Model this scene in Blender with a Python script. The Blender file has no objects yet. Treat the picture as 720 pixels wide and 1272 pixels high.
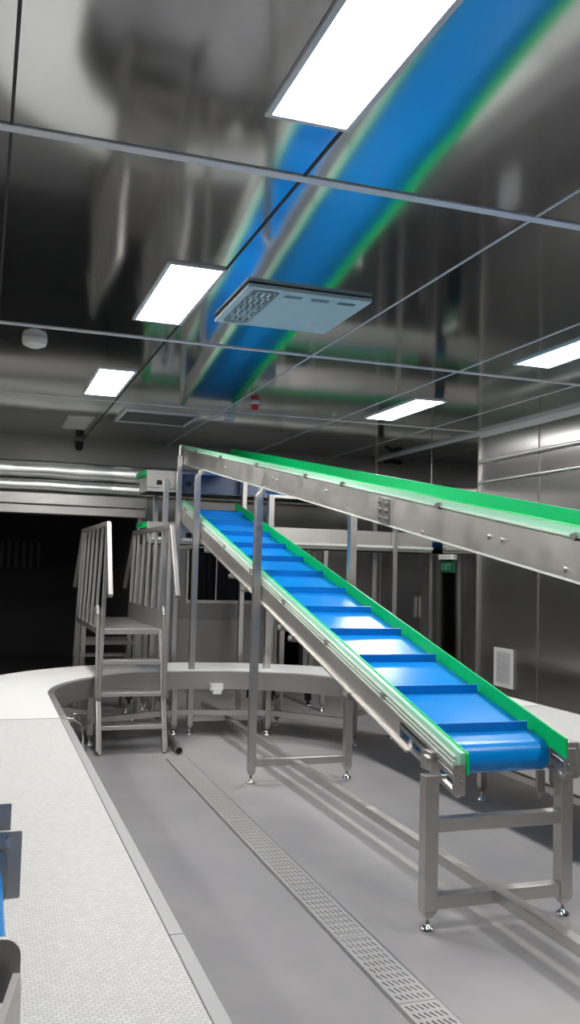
import bpy, bmesh, math, random
from mathutils import Vector, Matrix
random.seed(4)
SC = bpy.context.scene
COL = SC.collection
PI = math.pi

# ------------------------------------------------------------------ materials
def srgb(r, g, b):
    f = lambda c: (c/255/12.92) if c/255 <= .04045 else ((c/255+.055)/1.055)**2.4
    return (f(r), f(g), f(b), 1)

def mat(name, color, rough=.5, metal=0.0, spec=.5, emit=None, strength=0, coat=0, trans=0):
    m = bpy.data.materials.new(name); m.use_nodes = True
    b = m.node_tree.nodes['Principled BSDF']
    b.inputs['Base Color'].default_value = color
    b.inputs['Roughness'].default_value = rough
    b.inputs['Metallic'].default_value = metal
    b.inputs['Specular IOR Level'].default_value = spec
    if coat: b.inputs['Coat Weight'].default_value = coat
    if trans: b.inputs['Transmission Weight'].default_value = trans
    if emit:
        b.inputs['Emission Color'].default_value = emit
        b.inputs['Emission Strength'].default_value = strength
    return m

def nodes(m):
    return m.node_tree.nodes, m.node_tree.links, m.node_tree.nodes['Principled BSDF']

def add_noise_bump(m, scale, strength, dist=.01, stretch=(1, 1, 1), detail=2):
    n, l, b = nodes(m)
    tc = n.new('ShaderNodeTexCoord'); mp = n.new('ShaderNodeMapping'); mp.inputs['Scale'].default_value = stretch
    no = n.new('ShaderNodeTexNoise'); no.inputs['Scale'].default_value = scale; no.inputs['Detail'].default_value = detail
    bu = n.new('ShaderNodeBump'); bu.inputs['Strength'].default_value = strength; bu.inputs['Distance'].default_value = dist
    l.new(tc.outputs['Object'], mp.inputs['Vector']); l.new(mp.outputs['Vector'], no.inputs['Vector'])
    l.new(no.outputs['Fac'], bu.inputs['Height']); l.new(bu.outputs['Normal'], b.inputs['Normal'])

def add_noise_rough(m, scale, lo, hi, stretch=(1, 1, 1)):
    n, l, b = nodes(m)
    tc = n.new('ShaderNodeTexCoord'); mp = n.new('ShaderNodeMapping'); mp.inputs['Scale'].default_value = stretch
    no = n.new('ShaderNodeTexNoise'); no.inputs['Scale'].default_value = scale; no.inputs['Detail'].default_value = 3
    mr = n.new('ShaderNodeMapRange'); mr.inputs['From Min'].default_value = .3; mr.inputs['From Max'].default_value = .7
    mr.inputs['To Min'].default_value = lo; mr.inputs['To Max'].default_value = hi
    l.new(tc.outputs['Object'], mp.inputs['Vector']); l.new(mp.outputs['Vector'], no.inputs['Vector'])
    l.new(no.outputs['Fac'], mr.inputs['Value']); l.new(mr.outputs['Result'], b.inputs['Roughness'])

M = {}
M['steel'] = mat('brushed stainless steel', (.60, .585, .56, 1), .36, 1)
add_noise_rough(M['steel'], 9, .3, .44, (1, 1, 4))
M['steel_plate'] = mat('satin stainless plate', (.66, .64, .61, 1), .42, 1)
add_noise_rough(M['steel_plate'], 6, .36, .5, (4, 1, 1))
M['steel_dark'] = mat('dull stainless steel', (.40, .39, .375, 1), .42, 1)
M['chrome'] = mat('polished stainless', (.85, .84, .82, 1), .1, 1)
M['ceiling'] = mat('mirror stainless ceiling sheet', (.47, .475, .48, 1), .09, .96)
add_noise_bump(M['ceiling'], .9, .22, .02, detail=1)
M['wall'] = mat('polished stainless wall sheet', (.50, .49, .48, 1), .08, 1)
add_noise_bump(M['wall'], 1.1, .05, .02, (1, 1, .45), 1)
M['wall_brushed'] = mat('vertically brushed wall sheet', (.52, .51, .50, 1), .27, 1)
n, l, b = nodes(M['wall_brushed'])
tg = n.new('ShaderNodeTangent'); tg.direction_type = 'RADIAL'; tg.axis = 'Z'
b.inputs['Anisotropic'].default_value = 1; b.inputs['Anisotropic Rotation'].default_value = 0.0
l.new(tg.outputs['Tangent'], b.inputs['Tangent'])
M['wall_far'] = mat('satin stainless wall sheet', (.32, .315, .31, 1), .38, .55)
M['seam'] = mat('aluminium seam strip', srgb(232, 232, 236), .45, 0)
M['groove'] = mat('dark panel joint', srgb(50, 50, 52), .6, .2)
M['floor'] = mat('grey resin floor', srgb(157, 155, 155), .42, 0, .4)
n, l, b = nodes(M['floor'])
tc = n.new('ShaderNodeTexCoord'); no = n.new('ShaderNodeTexNoise'); no.inputs['Scale'].default_value = 1.6; no.inputs['Detail'].default_value = 6
cr = n.new('ShaderNodeValToRGB')
cr.color_ramp.elements[0].position = .3; cr.color_ramp.elements[0].color = srgb(150, 148, 149)
cr.color_ramp.elements[1].position = .7; cr.color_ramp.elements[1].color = srgb(163, 161, 160)
l.new(tc.outputs['Object'], no.inputs['Vector']); l.new(no.outputs['Fac'], cr.inputs['Fac']); l.new(cr.outputs['Color'], b.inputs['Base Color'])
M['blue'] = mat('blue conveyor belt', srgb(2, 138, 222), .27, 0, .25)
M['blue_cleat'] = mat('blue belt cleat', srgb(3, 122, 204), .35, 0, .4)
M['green'] = mat('green guard board', srgb(2, 206, 106), .42, 0, .22)
M['mint'] = mat('pale mint guard backing', srgb(160, 216, 188), .32, 0, .5)
M['rail_light'] = mat('light clamp rail', srgb(222, 228, 220), .35, 0)
M['black'] = mat('black plastic', srgb(18, 18, 19), .45)
M['rubber'] = mat('dark gap', srgb(30, 30, 32), .7)
M['white'] = mat('white plastic', srgb(225, 226, 224), .4)
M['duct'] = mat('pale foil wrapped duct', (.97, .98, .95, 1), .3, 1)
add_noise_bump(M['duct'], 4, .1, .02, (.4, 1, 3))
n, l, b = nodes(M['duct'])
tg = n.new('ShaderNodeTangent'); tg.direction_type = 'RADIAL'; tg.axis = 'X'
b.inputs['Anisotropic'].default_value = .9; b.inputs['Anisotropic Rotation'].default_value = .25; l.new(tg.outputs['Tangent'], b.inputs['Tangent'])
M['lamp'] = mat('lit lamp diffuser', (1, 1, 1, 1), .5, 0, .5, (1, .985, .965, 1), 21)
M['frame_white'] = mat('pale lamp frame', srgb(225, 225, 227), .4, 0)
M['cassette'] = mat('pale grey painted steel', srgb(206, 224, 226), .4, 0)
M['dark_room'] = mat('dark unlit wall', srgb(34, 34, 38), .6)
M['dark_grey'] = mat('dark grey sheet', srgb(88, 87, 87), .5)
M['glass_dark'] = mat('dark window glass', srgb(14, 15, 24), .06, 0, .6)
M['red'] = mat('red plastic', srgb(200, 30, 30), .35)
M['sign_green'] = mat('green exit sign face', srgb(16, 88, 60), .4)
M['sign_mark'] = mat('pale sign marks', srgb(120, 172, 148), .4)
M['cross_side'] = mat('blue grey conveyor side', srgb(96, 104, 124), .4, .8)
M['rail_grey'] = mat('matt grey edge rail', (.36, .36, .36, 1), .5, .55)
M['plate_grey'] = mat('dull grey plate', srgb(205, 203, 200), .5, .1)
M['steel_soft'] = mat('matt stainless tube', (.40, .39, .375, 1), .58, 1)
M['belt_plain'] = mat('smooth white bend belt', srgb(227, 227, 223), .5, 0, .3)
add_noise_bump(M['belt_plain'], 60, .08, .002)
# white woven modular belt
M['belt'] = mat('white modular belt', srgb(226, 226, 222), .45, 0, .35)
n, l, b = nodes(M['belt'])
tc = n.new('ShaderNodeTexCoord')
wn = n.new('ShaderNodeTexNoise'); wn.inputs['Scale'].default_value = 55; wn.inputs['Detail'].default_value = 2
vm = n.new('ShaderNodeVectorMath'); vm.operation = 'MULTIPLY_ADD'; vm.inputs[1].default_value = (.006, .006, 0)
l.new(tc.outputs['Object'], wn.inputs['Vector']); l.new(wn.outputs['Color'], vm.inputs[0]); l.new(tc.outputs['Object'], vm.inputs[2])
br = n.new('ShaderNodeTexBrick'); br.inputs['Scale'].default_value = 1
br.inputs['Brick Width'].default_value = .019; br.inputs['Row Height'].default_value = .0125
br.inputs['Mortar Size'].default_value = .0026; br.inputs['Mortar Smooth'].default_value = 1; br.offset = .5
br.inputs['Color1'].default_value = srgb(219, 219, 215); br.inputs['Color2'].default_value = srgb(205, 205, 202)
br.inputs['Mortar'].default_value = srgb(190, 189, 186)
bu = n.new('ShaderNodeBump'); bu.inputs['Strength'].default_value = .4; bu.inputs['Distance'].default_value = .003; bu.invert = True
l.new(vm.outputs['Vector'], br.inputs['Vector']); l.new(br.outputs['Color'], b.inputs['Base Color'])
l.new(br.outputs['Fac'], bu.inputs['Height']); l.new(bu.outputs['Normal'], b.inputs['Normal'])

# ------------------------------------------------------------------ mesh helper
ORG = {}
class MB:
    def __init__(s): s.v = []; s.f = []; s.smooth = set()
    def quadbox(s, P):                       # 8 points: bottom ring 0-3, top ring 4-7
        i = len(s.v); s.v += [Vector(p) for p in P]
        for q in ((3, 2, 1, 0), (4, 5, 6, 7), (0, 1, 5, 4), (1, 2, 6, 5), (2, 3, 7, 6), (3, 0, 4, 7)):
            s.f.append([i+k for k in q])
        return s
    def box(s, x0, x1, y0, y1, z0, z1):
        return s.quadbox([(x0, y0, z0), (x1, y0, z0), (x1, y1, z0), (x0, y1, z0), (x0, y0, z1), (x1, y0, z1), (x1, y1, z1), (x0, y1, z1)])
    def bar(s, p, q, w, h, up=(0, 0, 1)):    # rectangular bar p->q, w across, h along up
        p = Vector(p); q = Vector(q); d = (q-p).normalized(); u = Vector(up)
        a = d.cross(u)
        if a.length < 1e-5: a = d.cross(Vector((0, 1, 0)))
        a.normalize(); u = a.cross(d).normalized(); a *= w/2; u *= h/2
        return s.quadbox([p-a-u, p+a-u, q+a-u, q-a-u, p-a+u, p+a+u, q+a+u, q-a+u])
    def cyl(s, p, q, r, r2=None, n=16, cap=True):
        p = Vector(p); q = Vector(q); r2 = r if r2 is None else r2
        d = (q-p).normalized(); a = d.orthogonal().normalized(); b = d.cross(a)
        i = len(s.v)
        for c, R in ((p, r), (q, r2)):
            for k in range(n):
                t = 2*PI*k/n; s.v.append(c+a*math.cos(t)*R+b*math.sin(t)*R)
        for k in range(n):
            s.smooth.add(len(s.f)); s.f.append([i+k, i+(k+1) % n, i+n+(k+1) % n, i+n+k])
        if cap:
            s.f.append([i+k for k in range(n)][::-1]); s.f.append([i+n+k for k in range(n)])
        return s
    def lathe(s, c, prof, n=16):             # prof: (r, z) list around vertical axis
        i = len(s.v); c = Vector(c); m = len(prof)
        for r, z in prof:
            for k in range(n):
                t = 2*PI*k/n; s.v.append(c+Vector((r*math.cos(t), r*math.sin(t), z)))
        for j in range(m-1):
            for k in range(n):
                s.smooth.add(len(s.f)); s.f.append([i+j*n+k, i+j*n+(k+1) % n, i+(j+1)*n+(k+1) % n, i+(j+1)*n+k])
        s.f.append([i+k for k in range(n)][::-1]); s.f.append([i+(m-1)*n+k for k in range(n)])
        return s
    def prism(s, poly, ext):                 # closed polygon extruded by vector
        i = len(s.v); e = Vector(ext); n = len(poly)
        s.v += [Vector(p) for p in poly] + [Vector(p)+e for p in poly]
        s.f.append([i+k for k in range(n)][::-1]); s.f.append([i+n+k for k in range(n)])
        for k in range(n): s.f.append([i+k, i+(k+1) % n, i+n+(k+1) % n, i+n+k])
        return s
    def strip(s, rings, closed=False, smooth=False):   # list of equal-length rings joined; caps at the ends
        i = len(s.v); m = len(rings[0]); n = len(rings)
        for r in rings: s.v += [Vector(p) for p in r]
        for j in range(n-1 if not closed else n):
            j2 = (j+1) % n
            for k in range(m):
                if smooth: s.smooth.add(len(s.f))
                s.f.append([i+j*m+k, i+j*m+(k+1) % m, i+j2*m+(k+1) % m, i+j2*m+k])
        if not closed:
            s.f.append([i+k for k in range(m)][::-1]); s.f.append([i+(n-1)*m+k for k in range(m)])
        return s
    def build(s, name, m, parent=None, bevel=0):
        o_ = ORG.get(parent.name, Vector((0, 0, 0))) if parent else Vector((0, 0, 0))
        me = bpy.data.meshes.new(name)
        me.from_pydata([tuple(v-o_) for v in s.v], [], s.f)
        bm = bmesh.new(); bm.from_mesh(me)
        bm.faces.ensure_lookup_table()
        for k in s.smooth: bm.faces[k].smooth = True
        bmesh.ops.recalc_face_normals(bm, faces=bm.faces)
        bm.to_mesh(me); bm.free()
        if s.smooth: me.set_sharp_from_angle(angle=.7)
        me.materials.append(m)
        o = bpy.data.objects.new(name, me); COL.objects.link(o)
        if parent: o.parent = parent
        ORG[o.name] = o_
        if bevel:
            md = o.modifiers.new('bevel', 'BEVEL'); md.width = bevel; md.segments = 2; md.limit_method = 'ANGLE'; md.angle_limit = .7
        return o

def thing(name, label, cat, loc, group=None):
    o = bpy.data.objects.new(name, None); COL.objects.link(o); o.location = loc; o.empty_display_size = .1
    o['label'] = label; o['category'] = cat
    if group: o['group'] = group
    ORG[o.name] = Vector(loc)
    return o
def tag(o, label, cat, group=None):
    o['label'] = label; o['category'] = cat
    if group: o['group'] = group
    return o
def struct(o): o['kind'] = 'structure'; return o

# ------------------------------------------------------------------ room shell
XR, YF, ZC = 5.15, 11.45, 3.15
XL, YN = -3.2, -2.6
struct(MB().box(XL-.1, XR+.1, YN-.1, 16.3, -.1, 0).build('floor', M['floor']))
struct(MB().box(XL-.1, XR+.1, YN-.1, YF, ZC, ZC+.1).build('ceiling', M['ceiling']))
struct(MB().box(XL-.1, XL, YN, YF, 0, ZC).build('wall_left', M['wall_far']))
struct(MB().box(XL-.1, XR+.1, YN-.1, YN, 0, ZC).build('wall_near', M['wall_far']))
# right wall: sheets about one metre wide, each dished a little as in sheet cladding
def wall_sheet(y0, y1, bow, tilt):
    m = MB(); n = 14
    rings = []
    for k in range(n+1):
        t = k/n; y = y0+(y1-y0)*t
        x = XR - bow*4*t*(1-t)
        rings.append([(x, y, 0), (XR+.1, y, 0), (XR+.1, y, ZC), (x-tilt, y, ZC)])
    return m.strip(rings, smooth=True)
wr = MB()
ys = [YF, 9.78, 8.68, 7.57, 6.46, 5.35, 4.24, 3.13, 2.02, .9, -.2, -1.3, YN]
for lo, hi, nm, m_ in ((0, 2, 'wall_right', M['wall']), (2, len(ys)-1, 'wall_right_front', M['wall_brushed'])):
    wr = MB()
    for i in range(lo, hi):
        s_ = wall_sheet(ys[i+1], ys[i], .001 if i < 2 else .010, .028 if i < 2 else 0)
        off = len(wr.v); fo = len(wr.f)
        wr.smooth |= {a+fo for a in s_.smooth}
        wr.v += s_.v; wr.f += [[a+off for a in f] for f in s_.f]
    struct(wr.build(nm, m_))
ti = [0]
def trim(mb, m):
    ti[0] += 1
    return struct(mb.build('trim_%d' % ti[0], m))
for i, y in enumerate(ys[1:-1]):
    w = .007 if i != 1 else .014
    trim(MB().box(XR-(.034 if i < 2 else .012), XR+.01, y-w/2, y+w/2, 0, ZC), M['steel'] if i == 1 else M['steel_dark'])
trim(MB().prism([(XR, 0, ZC-.055), (XR-.012, 0, ZC-.055), (XR-.05, 0, ZC-.005), (XR-.05, 0, ZC), (XR, 0, ZC)], (0, YF, 0)), M['seam'])
# ceiling joints
for y, w in ((3.30, .052), (6.08, .042), (8.61, .03), (.55, .052), (-2.0, .05)):
    trim(MB().box(XL, XR-.05, y-w/2, y+w/2, ZC-.006, ZC+.01), M['seam'])
for x in (-2.15, -1.06, .03, 1.135, 2.2, 3.4, 4.5):
    trim(MB().box(x-.006, x+.006, YN, YF, ZC-.004, ZC+.01), M['groove'] if x < 2 else M['seam'])
# far wall with its openings
fw = MB()
TH = .15
def fwb(x0, x1, z0, z1): fw.box(x0, x1, YF, YF+TH, z0, z1)
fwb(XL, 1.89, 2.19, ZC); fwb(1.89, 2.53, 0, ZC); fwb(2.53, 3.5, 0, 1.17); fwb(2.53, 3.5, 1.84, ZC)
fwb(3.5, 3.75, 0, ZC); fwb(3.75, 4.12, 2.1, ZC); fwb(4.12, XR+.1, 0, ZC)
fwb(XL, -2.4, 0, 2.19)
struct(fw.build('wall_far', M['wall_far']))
trim(MB().box(1.89, 2.53, YF-.012, YF, 0, .92), M['steel_dark'])
trim(MB().box(2.53, 3.75, YF-.012, YF, 0, .92), M['steel_dark'])
trim(MB().box(4.12, 4.18, YF-.03, YF, 0, 2.1), M['steel'])
trim(MB().box(3.70, 3.75, YF-.03, YF, 0, 2.1), M['steel'])
trim(MB().box(1.85, 1.9, YF-.03, YF+TH, 0, 2.19), M['steel'])
trim(MB().box(XR-.05, XR-.012, YF-.05, YF, 0, ZC), M['steel'])
# window in the far wall
wf = struct(MB().box(2.50, 3.53, YF-.03, YF, 1.13, 1.17).box(2.50, 3.53, YF-.03, YF, 1.84, 1.88)
            .box(2.50, 2.53, YF-.03, YF, 1.17, 1.84).box(3.5, 3.53, YF-.03, YF, 1.17, 1.84)
            .box(2.905, 2.92, YF+.03, YF+.05, 1.17, 1.84).build('window_1', M['steel']))
MB().box(2.53, 3.5, YF+.05, YF+.07, 1.17, 1.84).build('pane', M['glass_dark'], wf)
# dark room beyond
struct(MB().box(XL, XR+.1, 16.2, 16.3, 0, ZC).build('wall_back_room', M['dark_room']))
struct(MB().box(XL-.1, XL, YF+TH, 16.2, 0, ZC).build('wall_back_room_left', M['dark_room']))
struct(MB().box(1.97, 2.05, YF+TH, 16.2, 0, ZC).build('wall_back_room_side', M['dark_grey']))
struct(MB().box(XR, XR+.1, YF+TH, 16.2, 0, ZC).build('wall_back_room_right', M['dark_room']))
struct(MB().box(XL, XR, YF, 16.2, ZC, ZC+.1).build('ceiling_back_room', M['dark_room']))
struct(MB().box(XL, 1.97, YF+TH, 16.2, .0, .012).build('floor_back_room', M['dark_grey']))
# door in the right wall
d1 = struct(MB().box(XR-.03, XR, 9.79, 9.99, 0, 2.0).box(XR-.03, XR, 11.2, 11.26, 0, 2.0).box(XR-.03, XR, 9.99, 11.2, 1.93, 2.0).build('door_1', M['steel']))
MB().box(XR-.022, XR-.004, 9.99, 11.2, .01, 1.93).build('door_leaf', M['wall'], d1)
MB().box(XR-.07, XR-.03, 10.08, 10.11, 1.05, 1.3).build('door_handle', M['steel'], d1)

# ------------------------------------------------------------------ ceiling lights
def light(xc, yc, label, w=.27, L=1.11):
    t = thing('ceiling_light', label, 'light', (xc, yc, ZC), 'recessed ceiling light panels' if 0 else None)
    t['group'] = 'ceiling light panels'
    f = MB(); e = .022; z0 = ZC-.012
    f.box(xc-w/2-e, xc-w/2, yc-L/2-e, yc+L/2+e, z0, ZC).box(xc+w/2, xc+w/2+e, yc-L/2-e, yc+L/2+e, z0, ZC)
    f.box(xc-w/2, xc+w/2, yc-L/2-e, yc-L/2, z0, ZC).box(xc-w/2, xc+w/2, yc+L/2, yc+L/2+e, z0, ZC)
    f.build('frame', M['frame_white'], t)
    MB().box(xc-w/2, xc+w/2, yc-L/2, yc+L/2, ZC-.009, ZC-.001).build('diffuser', M['lamp'], t)
light(1.0, 2.29, 'largest bright ceiling light panel, nearest overhead at the top of the photo')
light(.985, 5.05, 'bright ceiling light panel between the big nearest one and the smallest far one')
light(.955, 7.73, 'smallest bright ceiling light panel on the left, near the far wall')
light(3.745, 7.74, 'slim lit ceiling panel seen above the green edge of the high conveyor')
light(3.77, 5.08, 'lit ceiling panel cut off by the right edge of the photo')
light(3.77, 2.3, 'lit ceiling panel over the right side, outside the frame')
light(-1.85, 5.05, 'added fill light panel over the left side, outside the frame')  # this panel and the next: unseen fill lamps added to brighten the far end
light(-1.85, 7.73, 'added fill light panel over the far left side, outside the frame')

# ------------------------------------------------------------------ ceiling fittings
t = thing('ceiling_air_outlet', 'pale grey square air outlet panel with slots hanging under the mirror ceiling', 'vent', (1.67, 5.05, ZC))
x0, x1, y0, y1, zb = 1.30, 2.03, 4.63, 5.39, ZC-.026
m = MB()
sx0, sx1, sy0, sy1 = x0+.05, x0+.19, y0+.06, y1-.06
m.box(x0, sx0, y0, y1, zb, zb+.02).box(sx1, x1, y0, y1, zb, zb+.02).box(sx0, sx1, y0, sy0, zb, zb+.02).box(sx0, sx1, sy1, y1, zb, zb+.02)
for k in range(6):
    yy = sy0+(sy1-sy0)*k/5; m.box(sx0, sx1, yy-.016, yy+.016, zb, zb+.02)
for k in range(5):
    xx = sx0+(sx1-sx0)*k/4; m.box(xx-.006, xx+.006, sy0, sy1, zb, zb+.02)
m.build('face_panel', M['cassette'], t)
MB().box(x0+.03, x1-.03, y0+.03, y1-.03, zb+.018, ZC).build('housing', M['steel_dark'], t)
for xx in (1.59, 1.75, 1.91):
    MB().box(xx-.05, xx+.05, 4.70, 4.74, zb-.003, zb).build('vent_slot', M['steel_dark'], t)
MB().box(1.85, 1.96, 5.2, 5.29, zb-.002, zb).build('badge_plate', M['seam'], t)
t = thing('smoke_detector', 'round white ceiling detector against the dark reflection on the left', 'smoke detector', (.28, 6.44, ZC))
MB().lathe((.28, 6.44, 0), [(.055, ZC-.055), (.078, ZC-.045), (.085, ZC-.02), (.085, ZC)], 24).build('detector_body', M['white'], t)
MB().lathe((.28, 6.44, 0), [(.04, ZC-.062), (.05, ZC-.054)], 24).build('sensor_cap', M['frame_white'], t)
t = thing('access_hatch', 'plain grey access hatch in the ceiling above the dark far opening', 'hatch', (.935, 10.1, ZC))
MB().box(.79, 1.07, 9.63, 10.57, ZC-.01, ZC).build('frame', M['steel'], t)
MB().box(.81, 1.05, 9.65, 10.55, ZC-.014, ZC-.01).build('hatch_door', M['frame_white'], t)
t = thing('ceiling_grille', 'wide grey return air grille in the ceiling close to the far wall', 'vent', (1.66, 9.35, ZC))
m = MB(); m.box(1.28, 2.05, 8.97, 9.0, ZC-.02, ZC).box(1.28, 2.05, 9.7, 9.73, ZC-.02, ZC).box(1.28, 1.31, 9.0, 9.7, ZC-.02, ZC).box(2.02, 2.05, 9.0, 9.7, ZC-.02, ZC)
m.build('frame', M['frame_white'], t)
m = MB()
for k in range(11): m.box(1.31, 2.02, 9.03+k*.06, 9.055+k*.06, ZC-.015, ZC-.003)
m.build('slats', M['steel_dark'], t)
t = thing('alarm_beacon', 'small red alarm light on the ceiling by the end of the high belt', 'alarm', (2.36, 8.05, ZC))
MB().lathe((2.36, 8.05, 0), [(.045, ZC-.02), (.045, ZC)], 16).build('base', M['white'], t)
MB().lathe((2.36, 8.05, 0), [(.02, ZC-.07), (.036, ZC-.06), (.04, ZC-.02)], 16).build('beacon_lens', M['red'], t)
t = thing('ceiling_junction_box', 'small white box on the ceiling left of the red alarm light', 'box', (2.3, 8.75, ZC))
MB().box(2.25, 2.35, 8.7, 8.8, ZC-.07, ZC).build('box_body', M['white'], t, .006)
MB().box(2.27, 2.33, 8.695, 8.7, ZC-.055, ZC-.02).build('cover', M['frame_white'], t)
# security camera
t = thing('security_camera', 'small black dome security camera high on the far wall', 'camera', (1.085, 11.4, 3.06))
MB().box(1.04, 1.13, 11.36, 11.45, 3.07, 3.11).build('bracket', M['black'], t)
MB().lathe((1.085, 11.4, 3.03), [(.012, -.03), (.036, -.02), (.045, 0), (.045, .04)], 18).build('dome', M['black'], t)

t = thing('security_camera', 'tiny black security camera on the right wall, above the green edge of the high conveyor', 'camera', (XR-.05, 10.9, 3.07))
MB().box(XR-.05, XR, 10.86, 10.94, 3.05, 3.10).build('bracket', M['black'], t)
MB().cyl((XR-.15, 10.84, 3.05), (XR-.05, 10.9, 3.065), .026, n=16).build('camera_body', M['black'], t)

# ------------------------------------------------------------------ far wall fittings
def sq(r, c): return r*math.copysign(abs(c)**.6, c)
def duct(zc, r, label):
    m = MB(); rings = []; n = 24; yc = YF-.10
    xs = [XL+.02]
    segs = [-3.18, -2.1, -1.0, .31, 1.5, 2.7, 3.7, 5.08]
    for i, x in enumerate(segs):
        for dx, rr in (((-.02, r*.96), (0, r*.9), (.02, r*.96)) if 0 < i < len(segs)-1 else ((0, r),)):
            rings.append([(x+dx, yc+.55*sq(rr, math.cos(2*PI*k/n)), zc+sq(rr, math.sin(2*PI*k/n))) for k in range(n)])
        if i < len(segs)-1:
            xm = (x+segs[i+1])/2
            for q in (.3, .5, .7):
                xx = x+(segs[i+1]-x)*q; rr = r*(1+.03*math.sin(xx*7))
                rings.append([(xx, yc+.55*sq(rr, math.cos(2*PI*k/n)), zc+sq(rr, math.sin(2*PI*k/n))+.006*math.sin(xx*3)) for k in range(n)])
    tag(MB().strip(rings, smooth=True).build('wrapped_duct', M['duct']), label, 'duct')
duct(2.73, .108, 'upper of two pale wrapped ducts running along the top of the far wall')
duct(2.535, .074, 'lower of two pale wrapped ducts, just above the steel shutter box')
t = thing('shutter_box', 'long stainless roller shutter box above the dark opening', 'shutter', (0, YF, 2.2))
MB().box(-2.6, 1.93, YF-.22, YF, 2.30, 2.44).build('housing', M['steel'], t, .01)
MB().box(-2.6, 1.93, YF-.16, YF, 2.19, 2.295).build('shutter_rail', M['steel_plate'], t, .006)
# dark room contents, hardly visible
t = thing('wall_cabinet', 'faint grey cabinet hanging in the dark room beyond the opening', 'cabinet', (-.65, 15.9, 1.4))
MB().box(-1.3, -.05, 15.8, 16.2, 1.45, 2.0).build('body', M['dark_grey'], t); MB().box(-1.28, -.07, 15.78, 15.8, 1.47, 1.98).build('door', M['dark_grey'], t)
t = thing('louvre_panel', 'faint louvred panel in the dark room, right of the grey cabinet', 'louvre', (.7, 16, 1.4))
m = MB()
for k in range(6): m.box(.3+k*.12, .35+k*.12, 16.1, 16.18, 1.5, 1.95)
m.build('blades', M['dark_grey'], t); MB().box(.26, 1.0, 16.175, 16.21, 1.47, 1.98).build('backing', M['dark_room'], t)
t = thing('wall_vent', 'small white framed vent grille low on the polished right wall', 'vent', (XR, 8.14, .65))
XV = XR-.016
m = MB(); m.box(XV-.015, XV, 7.96, 8.0, .45, .845).box(XV-.015, XV, 8.27, 8.31, .45, .845).box(XV-.015, XV, 8.0, 8.27, .45, .49).box(XV-.015, XV, 8.0, 8.27, .805, .845)
m.build('frame', M['white'], t)
m = MB()
for k in range(16): m.box(XV-.012, XV-.002, 8.0, 8.27, .495+k*.0195, .506+k*.0195)
m.build('louvres', M['frame_white'], t)
MB().box(XV-.002, XR+.005, 7.98, 8.29, .47, .825).build('backing', M['steel_dark'], t)
# pale rods added as reflection streaks high on right wall, ending at panel joint
for z, r, lab in ((2.83, .02, 'upper of two added pale rods imitating reflection streaks along the right wall below the ceiling'), (2.60, .012, 'lower thinner added pale rod imitating a reflection streak along the right wall, above the high conveyor')):
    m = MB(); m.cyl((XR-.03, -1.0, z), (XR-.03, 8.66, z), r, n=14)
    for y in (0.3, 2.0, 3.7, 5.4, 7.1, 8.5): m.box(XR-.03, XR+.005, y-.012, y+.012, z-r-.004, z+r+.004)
    tag(m.build('wall_streak', M['duct']), lab, 'added streak')
# exit sign
t = thing('exit_sign', 'small green exit sign under a pale lamp box on the right wall', 'sign', (XR, 9.35, 1.7))
MB().box(XR-.06, XR, 9.22, 9.5, 1.76, 1.82).build('lamp_box', M['white'], t)
MB().box(XR-.035, XR, 9.2, 9.5, 1.61, 1.74).build('sign_plate', M['sign_green'], t)
m = MB()
X_ = XR-.038
def stroke(a, b_, w=.011): m.bar((X_, a[0], a[1]), (X_, b_[0], b_[1]), w, .003, (1, 0, 0))
# letters read from inside the room looking at +X : left is +Y
zb_, zt_ = 1.64, 1.71
yE = 9.46
stroke((yE, zb_), (yE, zt_)); [stroke((yE, z), (yE-.03, z)) for z in (zb_+.005, 1.675, zt_-.005)]
yX = 9.40; stroke((yX, zb_), (yX-.04, zt_)); stroke((yX, zt_), (yX-.04, zb_))
stroke((9.33, zb_), (9.33, zt_))
stroke((9.27, zb_), (9.27, zt_)); stroke((9.30, zt_-.005), (9.24, zt_-.005))
m.build('sign_lettering', M['sign_mark'], t)

# ------------------------------------------------------------------ support leg with bell foot
def leg(parent, x, y, ztop, w=.065, bend=None, name='leg', zfoot=.0):
    m = MB(); zb = zfoot+.085; h = w/2
    m.quadbox([(x-h*.45, y-h*.45, zb-.02), (x+h*.45, y-h*.45, zb-.02), (x+h*.45, y+h*.45, zb-.02), (x-h*.45, y+h*.45, zb-.02),
               (x-h, y-h, zb+.012), (x+h, y-h, zb+.012), (x+h, y+h, zb+.012), (x-h, y+h, zb+.012)])
    m.box(x-h, x+h, y-h, y+h, zb+.012, ztop)
    if bend:
        bx, bz = bend
        m.quadbox([(x-h, y-h, ztop), (x+h, y-h, ztop), (x+h, y+h, ztop), (x-h, y+h, ztop),
                   (x-h+bx, y-h, ztop+bz), (x+h+bx, y-h, ztop+bz), (x+h+bx, y+h, ztop+bz), (x-h+bx, y+h, ztop+bz)])
    L = m.build(name, M['steel'], parent, .004)
    f = MB(); f.lathe((x, y, zfoot), [(.034, 0), (.036, .008), (.03, .022), (.014, .034), (.009, .04), (.009, .075)], 18)
    f.build('foot', M['chrome'], L)
    return L

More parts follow.
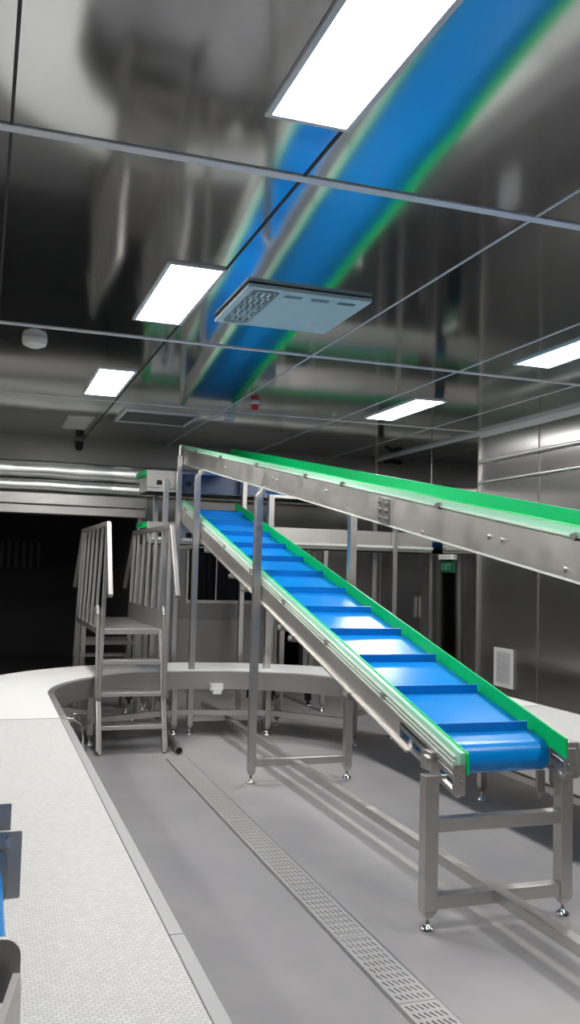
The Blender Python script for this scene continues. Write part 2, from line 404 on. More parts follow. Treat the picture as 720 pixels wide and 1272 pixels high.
# ------------------------------------------------------------------ incline conveyor (blue, cleated)
SL = .2475
def zi(y): return .916+SL*(y-3.885)                # top of the guards
def zbelt(y): return zi(y)-.075
IL, IR = 2.0, 2.64                                 # outer faces
Y0L, Y0R, Y1 = 3.52, 3.62, 9.55
inc = thing('incline_conveyor', 'long inclined conveyor with bright blue cleated belt and green side boards', 'conveyor', (2.32, 3.75, 0))
def slab(x0, x1, ya, yb, dz0, dz1):
    return MB().quadbox([(x0, ya, zi(ya)+dz0), (x1, ya, zi(ya)+dz0), (x1, yb, zi(yb)+dz0), (x0, yb, zi(yb)+dz0),
                         (x0, ya, zi(ya)+dz1), (x1, ya, zi(ya)+dz1), (x1, yb, zi(yb)+dz1), (x0, yb, zi(yb)+dz1)])
YT = 4.10                                          # tensioner cut-out from Y0 to YT
for side, (xa, xb, y0) in (('l', (IL, IL+.022, Y0L)), ('r', (IR-.022, IR, Y0R))):
    m = slab(xa, xb, YT, Y1, -.205, -.085)
    m2 = slab(xa, xb, y0, YT, -.105, -.085); m.f += [[a+len(m.v) for a in f] for f in m2.f]; m.v += m2.v
    m2 = slab(xa, xb, y0+.02, YT, -.205, -.185); m.f += [[a+len(m.v) for a in f] for f in m2.f]; m.v += m2.v
    # lower flange of the channel
    fx0, fx1 = (xa-.018, xb) if side == 'l' else (xa, xb+.018)
    m2 = slab(fx0, fx1, YT-.1, Y1, -.215, -.205); m.f += [[a+len(m.v) for a in f] for f in m2.f]; m.v += m2.v
    m.build('side_frame', M['steel_plate'], inc)
    # end plate of the frame, and the take-up inside the opening
    ex0, ex1 = (IL-.03, IL+.03) if side == 'l' else (IR-.03, IR+.03)
    e = MB(); za = zi(y0)
    e.box(ex0, ex1, y0-.012, y0+.0, za-.185, za-.05)
    e.build('end_plate', M['steel'], inc, .003)
    tk = MB()
    xs = (IL+.002, IL+.02) if side == 'l' else (IR-.02, IR-.002)
    xm = sum(xs)/2
    tk.bar((xm, y0+.05, zi(y0+.05)-.13), (xm, YT, zi(YT)-.13), .03, .018)
    tk.cyl((xm, y0-.02, zi(y0)-.13), (xm, y0+.42, zi(y0+.42)-.13), .009, n=10)
    tk.build('takeup_screw', M['steel_dark'], inc)
    bx = (IL-.02, IL+.03) if side == 'l' else (IR-.03, IR+.02)
    bb = MB(); yb_ = 3.78; zz = zi(yb_)-.15
    bb.box(bx[0], bx[1], yb_-.05, yb_+.06, zz-.045, zz+.045); bb.cyl((bx[0]-.012, yb_, zz), (bx[1]+.012, yb_, zz), .026, n=16)
    bb.build('bearing_block', M['steel'], inc, .004)
# belt: carrying run, drum wrap at the low end, return run
R = .075; yc = 3.80; zc = zbelt(yc)-R/math.cos(math.atan(SL)); yh = 9.44; zh = zbelt(yh)-R/math.cos(math.atan(SL))
an = math.atan(SL)
prof = []
for k in range(13):
    a = PI/2+an+PI*k/12; prof.append((yc+R*math.cos(a), zc+R*math.sin(a)))
for k in range(13):
    a = -PI/2+an+PI*k/12; prof.append((yh+R*math.cos(a), zh+R*math.sin(a)))
bl = MB(); th = []
xb0, xb1 = 2.048, 2.605
bl.strip([[(xb0, y, z) for y, z in prof], [(xb1, y, z) for y, z in prof]])
o = bl.build('belt', M['blue'], inc)
for p in o.data.polygons: p.use_smooth = len(p.vertices) == 4
o.data.polygons[0].use_smooth = False
try:
    o.data.set_sharp_from_angle(angle=.6)
except Exception: pass
# cleats across the belt
def cleat_y():
    y = 3.885
    while y < 9.4: yield y; y += .4752
for y in cleat_y():
    zz = zbelt(y)
    nrm = Vector((0, -math.sin(an), math.cos(an))); d = Vector((0, math.cos(an), math.sin(an)))
    p = Vector((0, y, zz))
    a = p-d*.008-nrm*.004; b_ = p+d*.012-nrm*.004; c = p+d*.008+nrm*.044; e = p+d*.0+nrm*.044
    X0, X1 = 2.055, 2.58
    mb = MB().quadbox([(X0, a.y, a.z), (X1, a.y, a.z), (X1, b_.y, b_.z), (X0, b_.y, b_.z), (X0, e.y, e.z), (X1, e.y, e.z), (X1, c.y, c.z), (X0, c.y, c.z)])
    mb.build('cleat', M['blue_cleat'], inc)
# guards: green boards with pale backing and clamp rails outside
for xa, xb, y0, out in ((2.034, 2.042, Y0L, -1), (2.608, 2.618, Y0R, 1)):
    slab(xa, xb, y0-.02, Y1, -.09, 0).build('guard_board', M['green'], inc)
    x2 = xa-.026 if out < 0 else xb+.006
    slab(min(x2, xa if out < 0 else xb), max(x2, xa if out < 0 else xb), y0, Y1, -.085, -.006).build('guard_backing', M['mint'], inc)
    xr = xa-.034 if out < 0 else xb+.014
    for dz in (-.078, -.056, -.034):
        m = MB(); m.bar((xr, y0+.03, zi(y0+.03)+dz), (xr, Y1, zi(Y1)+dz), .014, .006); m.build('clamp_rail', M['rail_light'], inc)
    for k in range(7):
        y = 4.3+k*.83
        xo = IL if out < 0 else IR
        m = MB(); m.cyl((xr-.012, y, zi(y)-.058), (xr+.012, y, zi(y)-.058), .016, n=10); m.bar((xr, y-.03, zi(y)-.062), (xr, y+.03, zi(y)-.050), .02, .01)
        m.build('clamp', M['steel'], inc)
# bolts and small idler brackets along the underside
for k, y in enumerate((4.75, 5.72, 5.95, 6.9, 7.3, 8.2)):
    m = MB(); z = zi(y)-.222
    m.box(IL-.03, IL+.02, y-.04, y+.04, z-.03, z+.01); m.cyl((IL-.045, y, z-.01), (IL, y, z-.01), .014, n=8)
    m.build('idler_bracket', M['steel_dark'], inc)
for y in (4.0, 5.1, 6.2, 7.4, 8.6, 9.4):
    m = MB(); m.cyl((IL+.01, y, zi(y)-.17), (IR-.01, y, zi(y)-.17), .022, n=12); m.build('return_roller', M['steel'], inc)
MB().cyl((IL-.01, yc, zc), (IR+.01, yc, zc), .022, n=14).build('drum_shaft', M['chrome'], inc)
# front stand
ys_ = 3.70
leg(inc, 1.957, ys_, zi(ys_)-.178, .066)
MB().box(1.965, 2.03, ys_-.03, ys_+.03, zi(ys_)-.212, zi(ys_)-.176).build('leg_bracket', M['steel'], inc, .003)
leg(inc, 2.667, ys_, zi(ys_)-.07, .066)
MB().box(1.99, 2.634, ys_-.03, ys_+.03, .44, .50).build('crossbar', M['steel'], inc, .004)
MB().box(1.99, 2.634, ys_-.03, ys_+.03, .105, .165).build('crossbar', M['steel'], inc, .004)
m = MB(); m.prism([(2.625, ys_-.05, zi(ys_)-.22), (2.72, ys_-.05, zi(ys_)-.22), (2.72, ys_-.05, zi(ys_)-.055), (2.625, ys_-.05, zi(ys_)-.055)], (0, .012, 0))
m.box(2.63, 2.72, ys_-.05, ys_+.06, zi(ys_)-.06, zi(ys_)-.05); m.build('leg_bracket', M['steel'], inc, .003)
m = MB(); m.box(2.56, 2.6, ys_+.05, ys_+.07, zi(ys_)-.3, zi(ys_)-.2); m.cyl((2.58, ys_+.06, zi(ys_)-.33), (2.58, ys_+.06, zi(ys_)-.25), .012, n=8); m.build('belt_scraper', M['steel_dark'], inc)

# ------------------------------------------------------------------ upper conveyor
SU = .1646
def zu(y): return 1.776+SU*(y-2.69)
UL, UR = 2.0, 2.60
UY0, UY1 = .7, 9.75
up = thing('high_conveyor', 'high sloping conveyor on tall steel legs with green side boards, nearly touching the ceiling', 'conveyor', (2.32, 6.5, 0))
def uslab(x0, x1, ya, yb, dz0, dz1):
    return MB().quadbox([(x0, ya, zu(ya)+dz0), (x1, ya, zu(ya)+dz0), (x1, yb, zu(yb)+dz0), (x0, yb, zu(yb)+dz0),
                         (x0, ya, zu(ya)+dz1), (x1, ya, zu(ya)+dz1), (x1, yb, zu(yb)+dz1), (x0, yb, zu(yb)+dz1)])
YS = 4.36                                          # splice between the two frame lengths
for xa, xb in ((UL, UL+.02), (UR-.02, UR)):
    for ya, yb in ((UY0, YS-.004), (YS+.004, UY1)):
        uslab(xa, xb, ya, yb, -.195, -.05).build('side_frame', M['steel_plate'], up)
    fx = (xa-.002, xa+.03) if xa == UL else (xb-.03, xb+.002)
    uslab(fx[0], fx[1], UY0, UY1, -.203, -.195).build('bottom_flange', M['rail_light'], up)
m = uslab(UL-.012, UL, YS-.09, YS+.03, -.19, -.06)
for dy in (-.07, .01):
    for dz in (-.165, -.125, -.085):
        y = YS+dy; m.cyl((UL-.022, y, zu(y)+dz), (UL-.01, y, zu(y)+dz), .01, n=8)
m.build('splice_plate', M['steel_dark'], up)
for y, dz in ((3.30, -.118), (3.2, -.118), (2.78, -.165), (6.3, -.11), (6.2, -.11), (7.7, -.12), (5.2, -.10), (3.9, -.18)):
    MB().cyl((UL-.008, y, zu(y)+dz), (UL, y, zu(y)+dz), .011, n=10).build('bolt', M['steel_plate'], up)
for xa, xb, out in ((2.022, 2.032, -1), (2.568, 2.578, 1)):
    ye = UY1 if out < 0 else UY1-.1
    uslab(xa, xb, UY0, ye, -.10, 0).build('guard_board', M['green'], up)
    x2 = (xa-.006, xa) if out < 0 else (xb, xb+.006)
    uslab(x2[0], x2[1], UY0, ye, -.06, -.004).build('guard_backing', M['mint'], up)
    xr = xa-.014 if out < 0 else xb+.014
    for dz in (-.056, -.038):
        MB().bar((xr, UY0, zu(UY0)+dz), (xr, ye, zu(ye)+dz), .014, .007).build('clamp_rail', M['rail_light'], up)
    for y in (2.72, 3.75, 4.95, 5.6, 6.75, 7.9, 8.9):
        MB().cyl((xr-.014, y, zu(y)-.037), (xr+.012, y, zu(y)-.037), .015, n=10).bar((xr, y-.025, zu(y)-.04), (xr, y+.025, zu(y)-.032), .024, .01).build('clamp', M['steel_dark'], up)
au = math.atan(SU); r = .05
def zub(y): return zu(y)-.085
prof = []
ya, yb = UY0+.06, UY1-.07
for k in range(11):
    a = PI/2+au+PI*k/10; prof.append((ya+r*math.cos(a), zub(ya)-r+r*math.sin(a)))
for k in range(11):
    a = -PI/2+au+PI*k/10; prof.append((yb+r*math.cos(a), zub(yb)-r+r*math.sin(a)))
o = MB().strip([[(2.035, y, z) for y, z in prof], [(2.565, y, z) for y, z in prof]]).build('belt', M['blue'], up)
# legs: tall, outside the frame, cranked inwards at the top on the left
for y in (1.6, 6.52, 8.52):
    zt = zu(y)-.20
    xl, xr_ = (1.965, 2.735) if 6 < y < 7 else (1.945, 2.695)
    leg(up, xl, y, zt-.06, .056, (.055, .07))
    leg(up, xr_, y, zt+.05, .06)
    MB().box(xl, xr_, y-.022, y+.022, zt-.045, zt-.003).build('crossbar', M['steel'], up, .003)
    MB().box(xl+.028, xr_-.03, y-.025, y+.025, .13, .185).build('crossbar', M['steel'], up, .003)
for x in (1.965, 2.695):
    leg(up, x, 9.5, zu(9.5)-.12, .052)
MB().box(1.93, 1.96, 8.55, 9.48, 1.77, 1.81).build('side_rail', M['steel'], up, .003)
MB().box(2.285, 2.345, 1.5, 9.5, .112, .163).build('floor_beam', M['steel'], up, .004)
m = MB(); m.prism([(UL-.004, 9.74, zu(9.7)-.19), (UL+.03, 9.74, zu(9.7)-.19), (UL+.03, 9.74, zu(9.7)+.0), (UL-.004, 9.74, zu(9.7)+.0)], (0, .02, 0))
m.cyl((1.965, 9.5, zu(9.5)-.12), (1.965, 9.5, zu(9.5)-.0), .02, n=10); m.build('end_bracket', M['steel'], up)

# ------------------------------------------------------------------ two cross conveyors at the back
def cross(z, x0, x1, label, legs, out=0):
    t = thing('cross_conveyor', label, 'conveyor', (x0+.1, 9.85, 0))
    ya, yb = 9.61, 10.1
    for y0_, y1_ in ((ya, ya+.02), (yb-.02, yb)):
        MB().box(x0, x1, y0_, y1_, z-.19, z+.035 if y0_ == ya else z-.02).build('side_frame', M['steel_plate'], t)
    MB().box(x0+.01, x1, ya+.02, yb-.02, z-.2, z-.19).build('bottom_pan', M['black'], t)
    MB().box(x0, x0+.01, ya+.02, yb-.02, z-.19, z-.02).build('end_plate', M['steel'], t)
    MB().box(x0-.005, x0+.34, ya-.014, ya, z-.15, z+.04).build('end_cover', M['steel_plate'], t, .004)
    MB().cyl((x0+.3, ya-.05, z-.09), (x0+.3, ya, z-.09), .035, n=16).cyl((x0+.3, ya-.06, z-.09), (x0+.3, ya-.05, z-.09), .015, n=10).build('bearing', M['steel'], t)
    for k in range(2): MB().box(x0+.1+.32*k, x0+.16+.32*k, ya-.02, ya-.013, z-.12, z-.07).build('slot_cover', M['black'], t)
    for y0_, y1_ in ((ya+.022, ya+.032), (yb-.032, yb-.022)):
        MB().box(x0-.04, x1, y0_, y1_, z-.02, z+.03).build('guard_board', M['green'], t)
    MB().box(x0-.045, x0-.035, ya+.032, yb-.032, z-.02, z+.03).build('end_board', M['green'], t)
    rr = .05; zz = z-.10; prof = []
    for k in range(9):
        a = PI/2+PI*k/8; prof.append((x0+.1+rr*math.cos(a), zz+rr*math.sin(a)))
    for k in range(9):
        a = -PI/2+PI*k/8; prof.append((x1-.07+rr*math.cos(a), zz+rr*math.sin(a)))
    MB().strip([[(x, ya+.04, zc_) for x, zc_ in prof], [(x, yb-.04, zc_) for x, zc_ in prof]]).build('belt', M['blue'], t)
    for x in legs:
        for y in ((ya-.045, yb+.045) if out else (ya+.04, yb-.04)):
            leg(t, x, y, z-.06 if out else z-.21, .055)
    for x in legs:
        MB().box(x-.02, x+.02, ya+.07 if not out else ya-.03, yb-.07 if not out else yb+.03, .3, .34).build('crossbar', M['steel'], t)
    return t
cross(2.585, 1.64, 5.06, 'upper of two cross conveyors at the far wall, green end beside the tall legs', (1.84, 4.55), 1)
up2 = bpy.data.objects['cross_conveyor']
MB().box(2.02, 3.05, 9.596, 9.61, 2.40, 2.60).build('motor_cover', M['cross_side'], up2, .004)
lo = cross(2.03, 1.66, 5.06, 'lower of two cross conveyors at the far wall, beneath the upper one', (1.76, 3.22, 3.72))
MB().cyl((1.7, 9.575, 1.885), (5.05, 9.575, 1.885), .018, n=12).build('rail_pipe', M['rail_light'], lo)

# ------------------------------------------------------------------ white belt tables: two straights and a U bend
CX, CYc, RI, RO, ZT = 1.9475, 7.0, 1.3825, 2.1825, .62
def ring(rad0, rad1, z0, z1, ysta):
    out = []
    def sec(px, py, dx, dy):
        return [(px+dx*rad0, py+dy*rad0, z0), (px+dx*rad1, py+dy*rad1, z0), (px+dx*rad1, py+dy*rad1, z1), (px+dx*rad0, py+dy*rad0, z1)]
    for k in range(4): out.append(sec(CX, ysta+(CYc-ysta)*k/4, -1, 0))
    n = 40
    for k in range(n+1):
        a = PI-PI*k/n; out.append(sec(CX, CYc, math.cos(a), math.sin(a)))
    for k in range(3, -1, -1): out.append(sec(CX, ysta+(CYc-ysta)*k/4, 1, 0))
    return out
YJ = 5.92
ub = thing('curved_conveyor', 'U shaped white belt conveyor bending round behind the steps and blue incline', 'conveyor', (CX, 8.7, 0))
MB().strip(ring(RI+.049, RO-.049, ZT-.03, ZT, YJ+.014)).build('belt', M['belt_plain'], ub)
for r0, r1 in ((RI, RI+.043), (RO-.043, RO)):
    MB().strip(ring(r0, r1, ZT-.17, ZT-.008, YJ+.01)).build('edge_rail', M['steel'], ub)
MB().strip(ring(RI+.1, RO-.1, ZT-.12, ZT-.05, YJ+.02)).build('slide_bed', M['steel_dark'], ub)
for ang in (28, 62, 96, 130, 158):
    a = math.radians(ang)
    pts = []
    for rr in (RI+.14, RO-.12):
        x, y = CX+rr*math.cos(a), CYc+rr*math.sin(a)
        leg(ub, x, y, ZT-.06, .055); pts.append((x, y, .29))
    MB().bar(pts[0], pts[1], .04, .04).build('crossbar', M['steel'], ub)
    if ang == 28: prev = None
angs = [28, 62, 96, 130, 158]
for i in range(4):
    a, b_ = math.radians(angs[i]), math.radians(angs[i+1]); rr = RI+.14
    MB().bar((CX+rr*math.cos(a), CYc+rr*math.sin(a), .22), (CX+rr*math.cos(b_), CYc+rr*math.sin(b_), .22), .04, .05).build('side_stretcher', M['steel'], ub)
sb = MB().box(2.09, 2.21, 8.32, 8.36, .44, .50).box(2.11, 2.19, 8.30, 8.33, .41, .46).build('sensor_box', M['white'], ub); sb['label'] = 'small white sensor box under the rail'
for px_, py_ in ((1.35, 8.45), (2.5, 8.4), (2.75, 8.5), (3.0, 8.15)):
    MB().cyl((px_, py_, .36), (px_, py_, .47), .035, n=12).cyl((px_, py_, .32), (px_, py_, .36), .015, n=8).build('drive_fitting', M['black'], ub)
m = MB()
ptsw = [Vector((.565, 6.1, .59)), Vector((.62, 6.1, .585)), Vector((.66, 6.02, .56)), Vector((.66, 5.9, .5)), Vector((.655, 5.86, .46))]
for a, b_ in zip(ptsw, ptsw[1:]): m.cyl(a, b_, .006, n=8)
m.cyl((.655, 5.86, .44), (.655, 5.86, .475), .013, n=10)
m.build('cable', M['chrome'], ub)

def straight(x0, x1, y0, y1, label, legy, inner):
    t = thing('straight_conveyor', label, 'conveyor', ((x0+x1)/2, (y0+y1)/2, 0))
    MB().box(x0+.049, x1-.049, y0+.02, y1-.012, ZT-.03, ZT).build('belt', M['belt'], t)
    for a, b_ in ((x0, x0+.043), (x1-.043, x1)):
        # rail in lengths with a fine joint
        yy = y0
        m = MB()
        for yn in (2.45, y1):
            if yn > yy: m.box(a, b_, yy+.0015, yn-.0015, ZT-.17, ZT-.008); yy = yn
        m.build('edge_rail', M['rail_grey'], t, .003)
    MB().box(x0+.1, x1-.1, y0+.05, y1-.03, ZT-.12, ZT-.05).build('slide_bed', M['steel_dark'], t)
    MB().box(x0+.043, x1-.043, y0, y0+.02, ZT-.17, ZT-.004).build('end_plate', M['steel'], t)
    for y in legy:
        for x in (x0+.1, x1-.1): leg(t, x, y, ZT-.06, .055)
        MB().box(x0+.1, x1-.1, y-.02, y+.02, .25, .29).build('crossbar', M['steel'], t)
    for x in (x0+.1, x1-.1): MB().box(x-.02, x+.02, legy[0], legy[-1], .25, .29).build('side_stretcher', M['steel'], t)
straight(CX-RO, CX-RI, .95, YJ, 'straight white woven belt conveyor filling the lower left foreground', (1.3, 3.3, 5.4), 1)
straight(CX+RI, CX+RO, 2.6, YJ, 'straight white belt conveyor along the right wall, behind the blue belt end', (2.9, 4.4, 5.7), 0)

# ------------------------------------------------------------------ crossover steps
cs = thing('crossover_steps', 'stainless step bridge with slatted handrails crossing the white curved belt', 'steps', (1.28, 8.0, 0))
PL, PR, PF, PB, PZ = .99, 1.57, 8.12, 9.9, 1.03
MB().box(PL, PR, PF, PB, PZ-.05, PZ).build('platform', M['steel_plate'], cs, .004)
def stringer(x, yt, yb, zt):
    m = MB(); m.bar((x, yt, zt), (x, yb, .0), .03, .05, (0, 1, 0)); return m
for x in (PL+.018, PR-.018):
    sgn = -1 if x < 1.2 else 1
    stringer(x, PF+.0, 7.74, PZ-.02).build('front_stringer', M['steel_soft'], cs, .004)
    stringer(x, PB, 10.35, PZ-.02).build('rear_stringer', M['steel_soft'], cs, .004)
    fy = lambda z: PF+(7.74-PF)*(PZ-.02-z)/(PZ-.02)
    pl = MB().bar((x+sgn*.020, fy(.52), .52), (x+sgn*.020, fy(.03), .03), .006, .05, (0, 1, 0)); pl.build('stringer_cover', M['steel_plate'], cs)
    for y in (8.0, 9.45):
        pass
for z, dy in ((.235, 0), (.50, 0), (.765, 0)):
    yy = PF+(7.74-PF)*(PZ-z)/PZ
    m = MB(); m.box(PL+.03, PR-.03, yy-.05, yy+.12, z-.035, z); m.build('tread', M['steel_plate'], cs, .004)
for z in (.30, .63):
    yy = PB+(10.35-PB)*(PZ-z)/PZ
    MB().box(PL+.03, PR-.03, yy-.1, yy+.05, z-.035, z).build('tread', M['steel_plate'], cs, .004)
# handrails: top rail, sloping ends, posts, slats and kick plate, leaning in a little at the top
ZTOP = 1.95
for x, lean, nsl in ((PL+.01, .035, 5), (PR-.01, .03, 5)):
    X0, X1 = x, x+lean if x < 1.2 else x+lean
    def P(y, z): return (X0+(X1-X0)*(z-PZ)/(ZTOP-PZ), y, z)
    hr = MB(); yf, yb_ = 7.98, 10.0
    hr.bar(P(yf-.06, ZTOP), P(yb_, ZTOP), .04, .045)
    hr.bar(P(yf-.05, ZTOP), P(7.48, 1.34), .04, .045, (0, 1, 0)); hr.bar(P(yb_, ZTOP), P(10.45, 1.34), .04, .045, (0, 1, 0))
    hr.build('handrail', M['steel_soft'], cs, .005)
    MB().bar(P(yf, ZTOP-.02), (X0, 7.87, .45), .036, .036, (0, 1, 0)).build('front_post', M['steel_soft'], cs, .004)
    MB().bar(P(yb_-.03, ZTOP-.02), (X0, 10.03, .6), .036, .036, (0, 1, 0)).build('rear_post', M['steel_soft'], cs, .004)
    for k in range(nsl):
        y = 8.32+k*.345
        MB().bar(P(y, ZTOP-.02), P(y, PZ), .026, .03, (0, 1, 0)).build('slat', M['steel_soft'], cs, .003)
    kx = .024
    def K(y, z): p = P(y, z); return (p[0]+(kx if x < 1.2 else -kx), p[1], p[2])
    MB().bar(K(PF+.02, PZ+.085), K(PB-.02, PZ+.085), .008, .17).build('kick_plate', M['steel_soft'], cs)
    # outer hand post of the stair, curved over at the head
    m = MB(); sg = -1 if x < 1.2 else 1
    xo = x+sg*.012
    pr = [Vector((xo, 8.10, PZ+.2)), Vector((xo, 8.05, PZ+.12)), Vector((xo, 8.0, .85)), Vector((xo, 7.93, .5)), Vector((xo, 7.76, .02))]
    for a, b_ in zip(pr, pr[1:]): m.cyl(a, b_, .017, n=10)
    m.build('stair_post', M['chrome'] if 0 else M['steel_soft'], cs)
for x in (PL+.02, PR-.02):
    for y in (9.35, 9.85):
        leg(cs, x, y, PZ-.05, .045)
MB().box(PL+.02, PR-.02, 9.33, 9.37, .78, .82).build('crossbar', M['steel_soft'], cs)
MB().box(PL+.02, PR-.02, 9.83, 9.87, .78, .82).build('crossbar', M['steel_soft'], cs)

# ------------------------------------------------------------------ floor drain: slotted covers
x0, x1 = 1.53, 1.69
joints = [.9, 1.85, 2.48, 3.11, 3.73, 4.36, 4.98, 5.6, 6.22, 6.85, 7.5]
desc = ['cut off by the bottom edge of the photo'] 
labels = ['slotted steel floor drain cover outside the frame below the photo',
          'slotted steel floor drain cover outside the frame, next to the bottom edge',
          'slotted floor drain cover cut off by the bottom edge of the photo',
          'slotted floor drain cover left of the front stand foot, its dashes clearest',
          'slotted floor drain cover second up from the bottom edge of the photo',
          'slotted floor drain cover third up from the bottom edge of the photo',
          'slotted floor drain cover fourth up from the bottom edge, level with the mid stand feet',
          'slotted floor drain cover fifth up from the bottom edge, in the middle of the row',
          'slotted floor drain cover second from the steps in the row',
          'slotted floor drain cover farthest away, ending at the foot of the steps']
def grate(ya, yb, label):
    m = MB(); z0, z1 = .0015, .008; e = .012
    rows = 6; n = int(round((yb-ya-2*e)/.062)); W = (x1-x0-2*e)/rows; Hh = (yb-ya-2*e)/n
    def q(a, b_, c, d):
        i = len(m.v); m.v.extend([Vector((p[0], p[1], z1)) for p in (a, b_, c, d)]); m.f.append([i, i+1, i+2, i+3])
    def wall(a, b_):
        i = len(m.v); m.v.extend([Vector((a[0], a[1], z1)), Vector((b_[0], b_[1], z1)), Vector((b_[0], b_[1], z0)), Vector((a[0], a[1], z0))]); m.f.append([i, i+1, i+2, i+3])
    for (a0, a1, b0, b1) in ((x0, x1, ya+.002, ya+e), (x0, x1, yb-e, yb-.002)): q((a0, b0), (a1, b0), (a1, b1), (a0, b1))
    for (a0, a1) in ((x0, x0+e), (x1-e, x1)): q((a0, ya+e), (a1, ya+e), (a1, yb-e), (a0, yb-e))
    for i in range(rows):
        for j in range(n):
            cx, cy = x0+e+W*i, ya+e+Hh*j
            o_ = [(cx, cy), (cx+W, cy), (cx+W, cy+Hh), (cx, cy+Hh)]
            s = .30
            h_ = [(cx+W*.62-.0, cy+Hh*.14), (cx+W*.92, cy+Hh*.24), (cx+W*.38, cy+Hh*.86), (cx+W*.08, cy+Hh*.76)]
            for k in range(4):
                q(o_[k], o_[(k+1) % 4], h_[(k+1) % 4], h_[k]); wall(h_[k], h_[(k+1) % 4])
    for a, b_ in (((x0, ya+.002), (x1, ya+.002)), ((x1, ya+.002), (x1, yb-.002)), ((x1, yb-.002), (x0, yb-.002)), ((x0, yb-.002), (x0, ya+.002))): wall(a, b_)
    o = m.build('drain_cover', M['drain'])
    tag(o, label, 'drain cover', 'slotted floor drain covers')
M['drain'] = mat('stainless drain cover', srgb(186, 184, 183), .45, .25)
for i in range(len(joints)-1): grate(joints[i], joints[i+1], labels[i])
trim(MB().box(x0+.002, x1-.002, joints[0], joints[-1], .0002, .001), M['rubber'])
trim(MB().box(x0-.012, x0-.001, joints[0], joints[-1], 0, .004).box(x1+.001, x1+.012, joints[0], joints[-1], 0, .004), M['steel_dark'])
t = thing('floor_pipe', 'dark steel pipe lying on the floor beside the foot of the steps', 'pipe', (1.68, 7.9, 0))
m = MB(); n = 18
def tube(m, p, q, r, ri):
    p, q = Vector(p), Vector(q); d = (q-p).normalized(); a = d.orthogonal().normalized(); b_ = d.cross(a); rings = []
    for c, rr in ((p, r), (q, r), (q, ri), (p, ri)):
        rings.append([c+a*math.cos(2*PI*k/n)*rr+b_*math.sin(2*PI*k/n)*rr for k in range(n)])
    m.strip(rings, closed=True, smooth=True)
tube(m, (1.66, 7.64, .034), (1.72, 8.55, .034), .034, .027)
m.build('pipe_wall', M['steel_dark'], t)
MB().cyl((1.661, 7.655, .034), (1.662, 7.67, .034), .0268, n=18).build('pipe_plug', M['black'], t)

# ------------------------------------------------------------------ blue conveyor end over the left belt
nc = thing('discharge_conveyor', 'end of a second blue belt conveyor poking in over the white belt at lower left', 'conveyor', (-.7, 1.83, 0))
xe = .112; Yf, Yn = 2.08, 1.60; zc_ = .925
def round_plate(xa, xb, y, th, z0, z1, rad):
    poly = []
    for (cx, cz, a0) in ((xb-rad, z0+rad, -PI/2), (xb-rad, z1-rad, 0)):
        for k in range(6):
            a = a0+PI/2*k/5; poly.append((cx+rad*math.cos(a), y, cz+rad*math.sin(a)))
    poly += [(xa, y, z1), (xa, y, z0)]
    return MB().prism(poly, (0, th, 0))
round_plate(-1.3, xe, Yf, .012, .872, 1.015, .004).build('side_frame', M['plate_grey'], nc)
round_plate(-1.3, xe-.028, Yf-.010, .010, .858, .982, .03).build('bearing_plate', M['steel_dark'], nc)
round_plate(-1.3, xe-.02, Yn-.012, .012, .878, .98, .03).build('side_frame', M['plate_grey'], nc)
MB().box(-1.3, .088, Yf+.02, Yf+.032, 1.0, 1.07).build('guard_plate', M['plate_grey'], nc)
for x, z in ((.040, .955), (.048, .905)):
    MB().cyl((x, Yn-.03, z), (x, Yn-.012, z), .012, n=6).build('bolt', M['steel'], nc)
MB().cyl((.015, Yn-.03, .93), (.015, Yn-.012, .93), .018, n=16).build('bearing_cap', M['steel_dark'], nc)
MB().cyl((.085, Yf-.012, .998), (.085, Yf, .998), .008, n=6).build('bolt', M['steel'], nc)
rr = .046; prof = []
for k in range(13):
    a = -PI/2+PI*k/12; prof.append((.028+rr*math.cos(a), zc_-.01+rr*math.sin(a)))
for k in range(13):
    a = PI/2+PI*k/12; prof.append((-1.25+rr*math.cos(a), zc_-.01+rr*math.sin(a)))
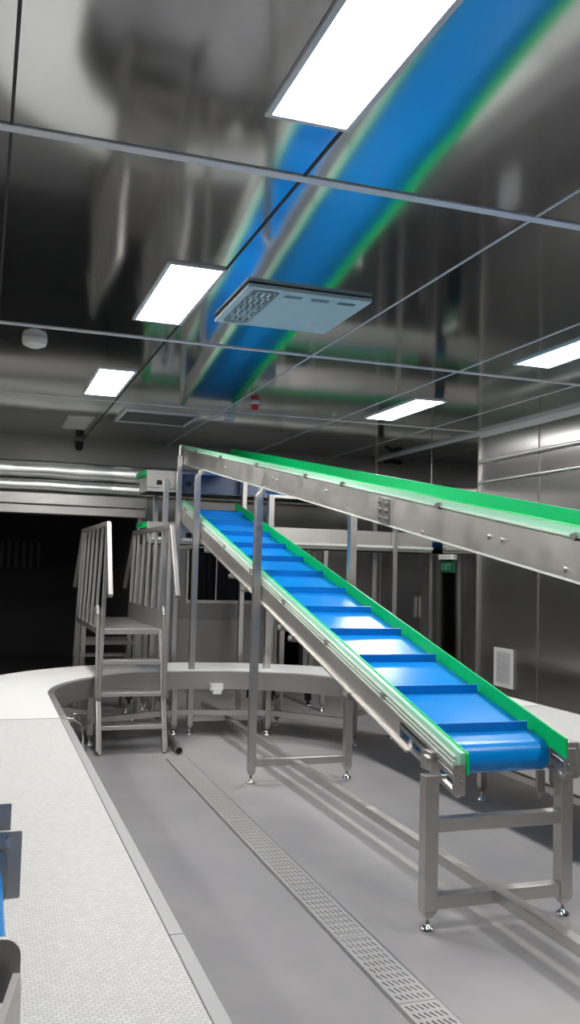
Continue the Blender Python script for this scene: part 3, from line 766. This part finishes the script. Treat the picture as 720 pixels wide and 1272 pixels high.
MB().strip([[(x, Yn+.012, z) for x, z in prof], [(x, Yf-.012, z) for x, z in prof]], smooth=False).build('belt', M['blue'], nc)
m = MB(); m.bar((.086, 1.578, .921), (.036, 1.385, .869), .012, .016);
m.quadbox([(.036, 1.38, .66), (.094, 1.575, .70), (.094, 1.581, .70), (.036, 1.386, .66), (.036, 1.38, .862), (.094, 1.575, .914), (.094, 1.581, .914), (.036, 1.386, .862)])
m.build('drip_plate', M['plate_grey'], nc)
for x in (-.42, -1.15):
    for y in (Yf-.02, Yn+.02): leg(nc, x, y, .86, .055)
    MB().box(x-.02, x+.02, Yn+.04, Yf-.04, .3, .34).build('crossbar', M['steel'], nc)

# ------------------------------------------------------------------ world, camera, view
w = bpy.data.worlds.new('World'); SC.world = w; w.use_nodes = True
w.node_tree.nodes['Background'].inputs['Color'].default_value = (.02, .02, .022, 1)
w.node_tree.nodes['Background'].inputs['Strength'].default_value = .3

yaw, pitch, roll = .327596918, .0631933871, .0273635295
fwd = Vector((math.sin(yaw), math.cos(yaw), 0)); right = Vector((math.cos(yaw), -math.sin(yaw), 0)); upv = Vector((0, 0, 1))
f2 = fwd*math.cos(pitch)+upv*math.sin(pitch); u2 = upv*math.cos(pitch)-fwd*math.sin(pitch)
r3 = right*math.cos(roll)+u2*math.sin(roll); u3 = u2*math.cos(roll)-right*math.sin(roll)
cam = bpy.data.cameras.new('camera'); co = bpy.data.objects.new('camera', cam); COL.objects.link(co)
cam.sensor_fit = 'HORIZONTAL'; cam.sensor_width = 36; cam.lens = 36*1120/720; cam.clip_start = .02; cam.clip_end = 100
mtx = Matrix((r3, u3, -f2)).transposed().to_4x4(); mtx.translation = Vector((0, 0, 1.6)); co.matrix_world = mtx
SC.camera = co
SC.view_settings.view_transform = 'Standard'; SC.view_settings.look = 'None'
SC.view_settings.exposure = 1.22; SC.view_settings.gamma = 1; SC.view_settings.use_curve_mapping = False
SC.cycles.use_denoising = True
SC.cycles.max_bounces = 10; SC.cycles.glossy_bounces = 6; SC.cycles.diffuse_bounces = 4
SC.cycles.sample_clamp_indirect = 8
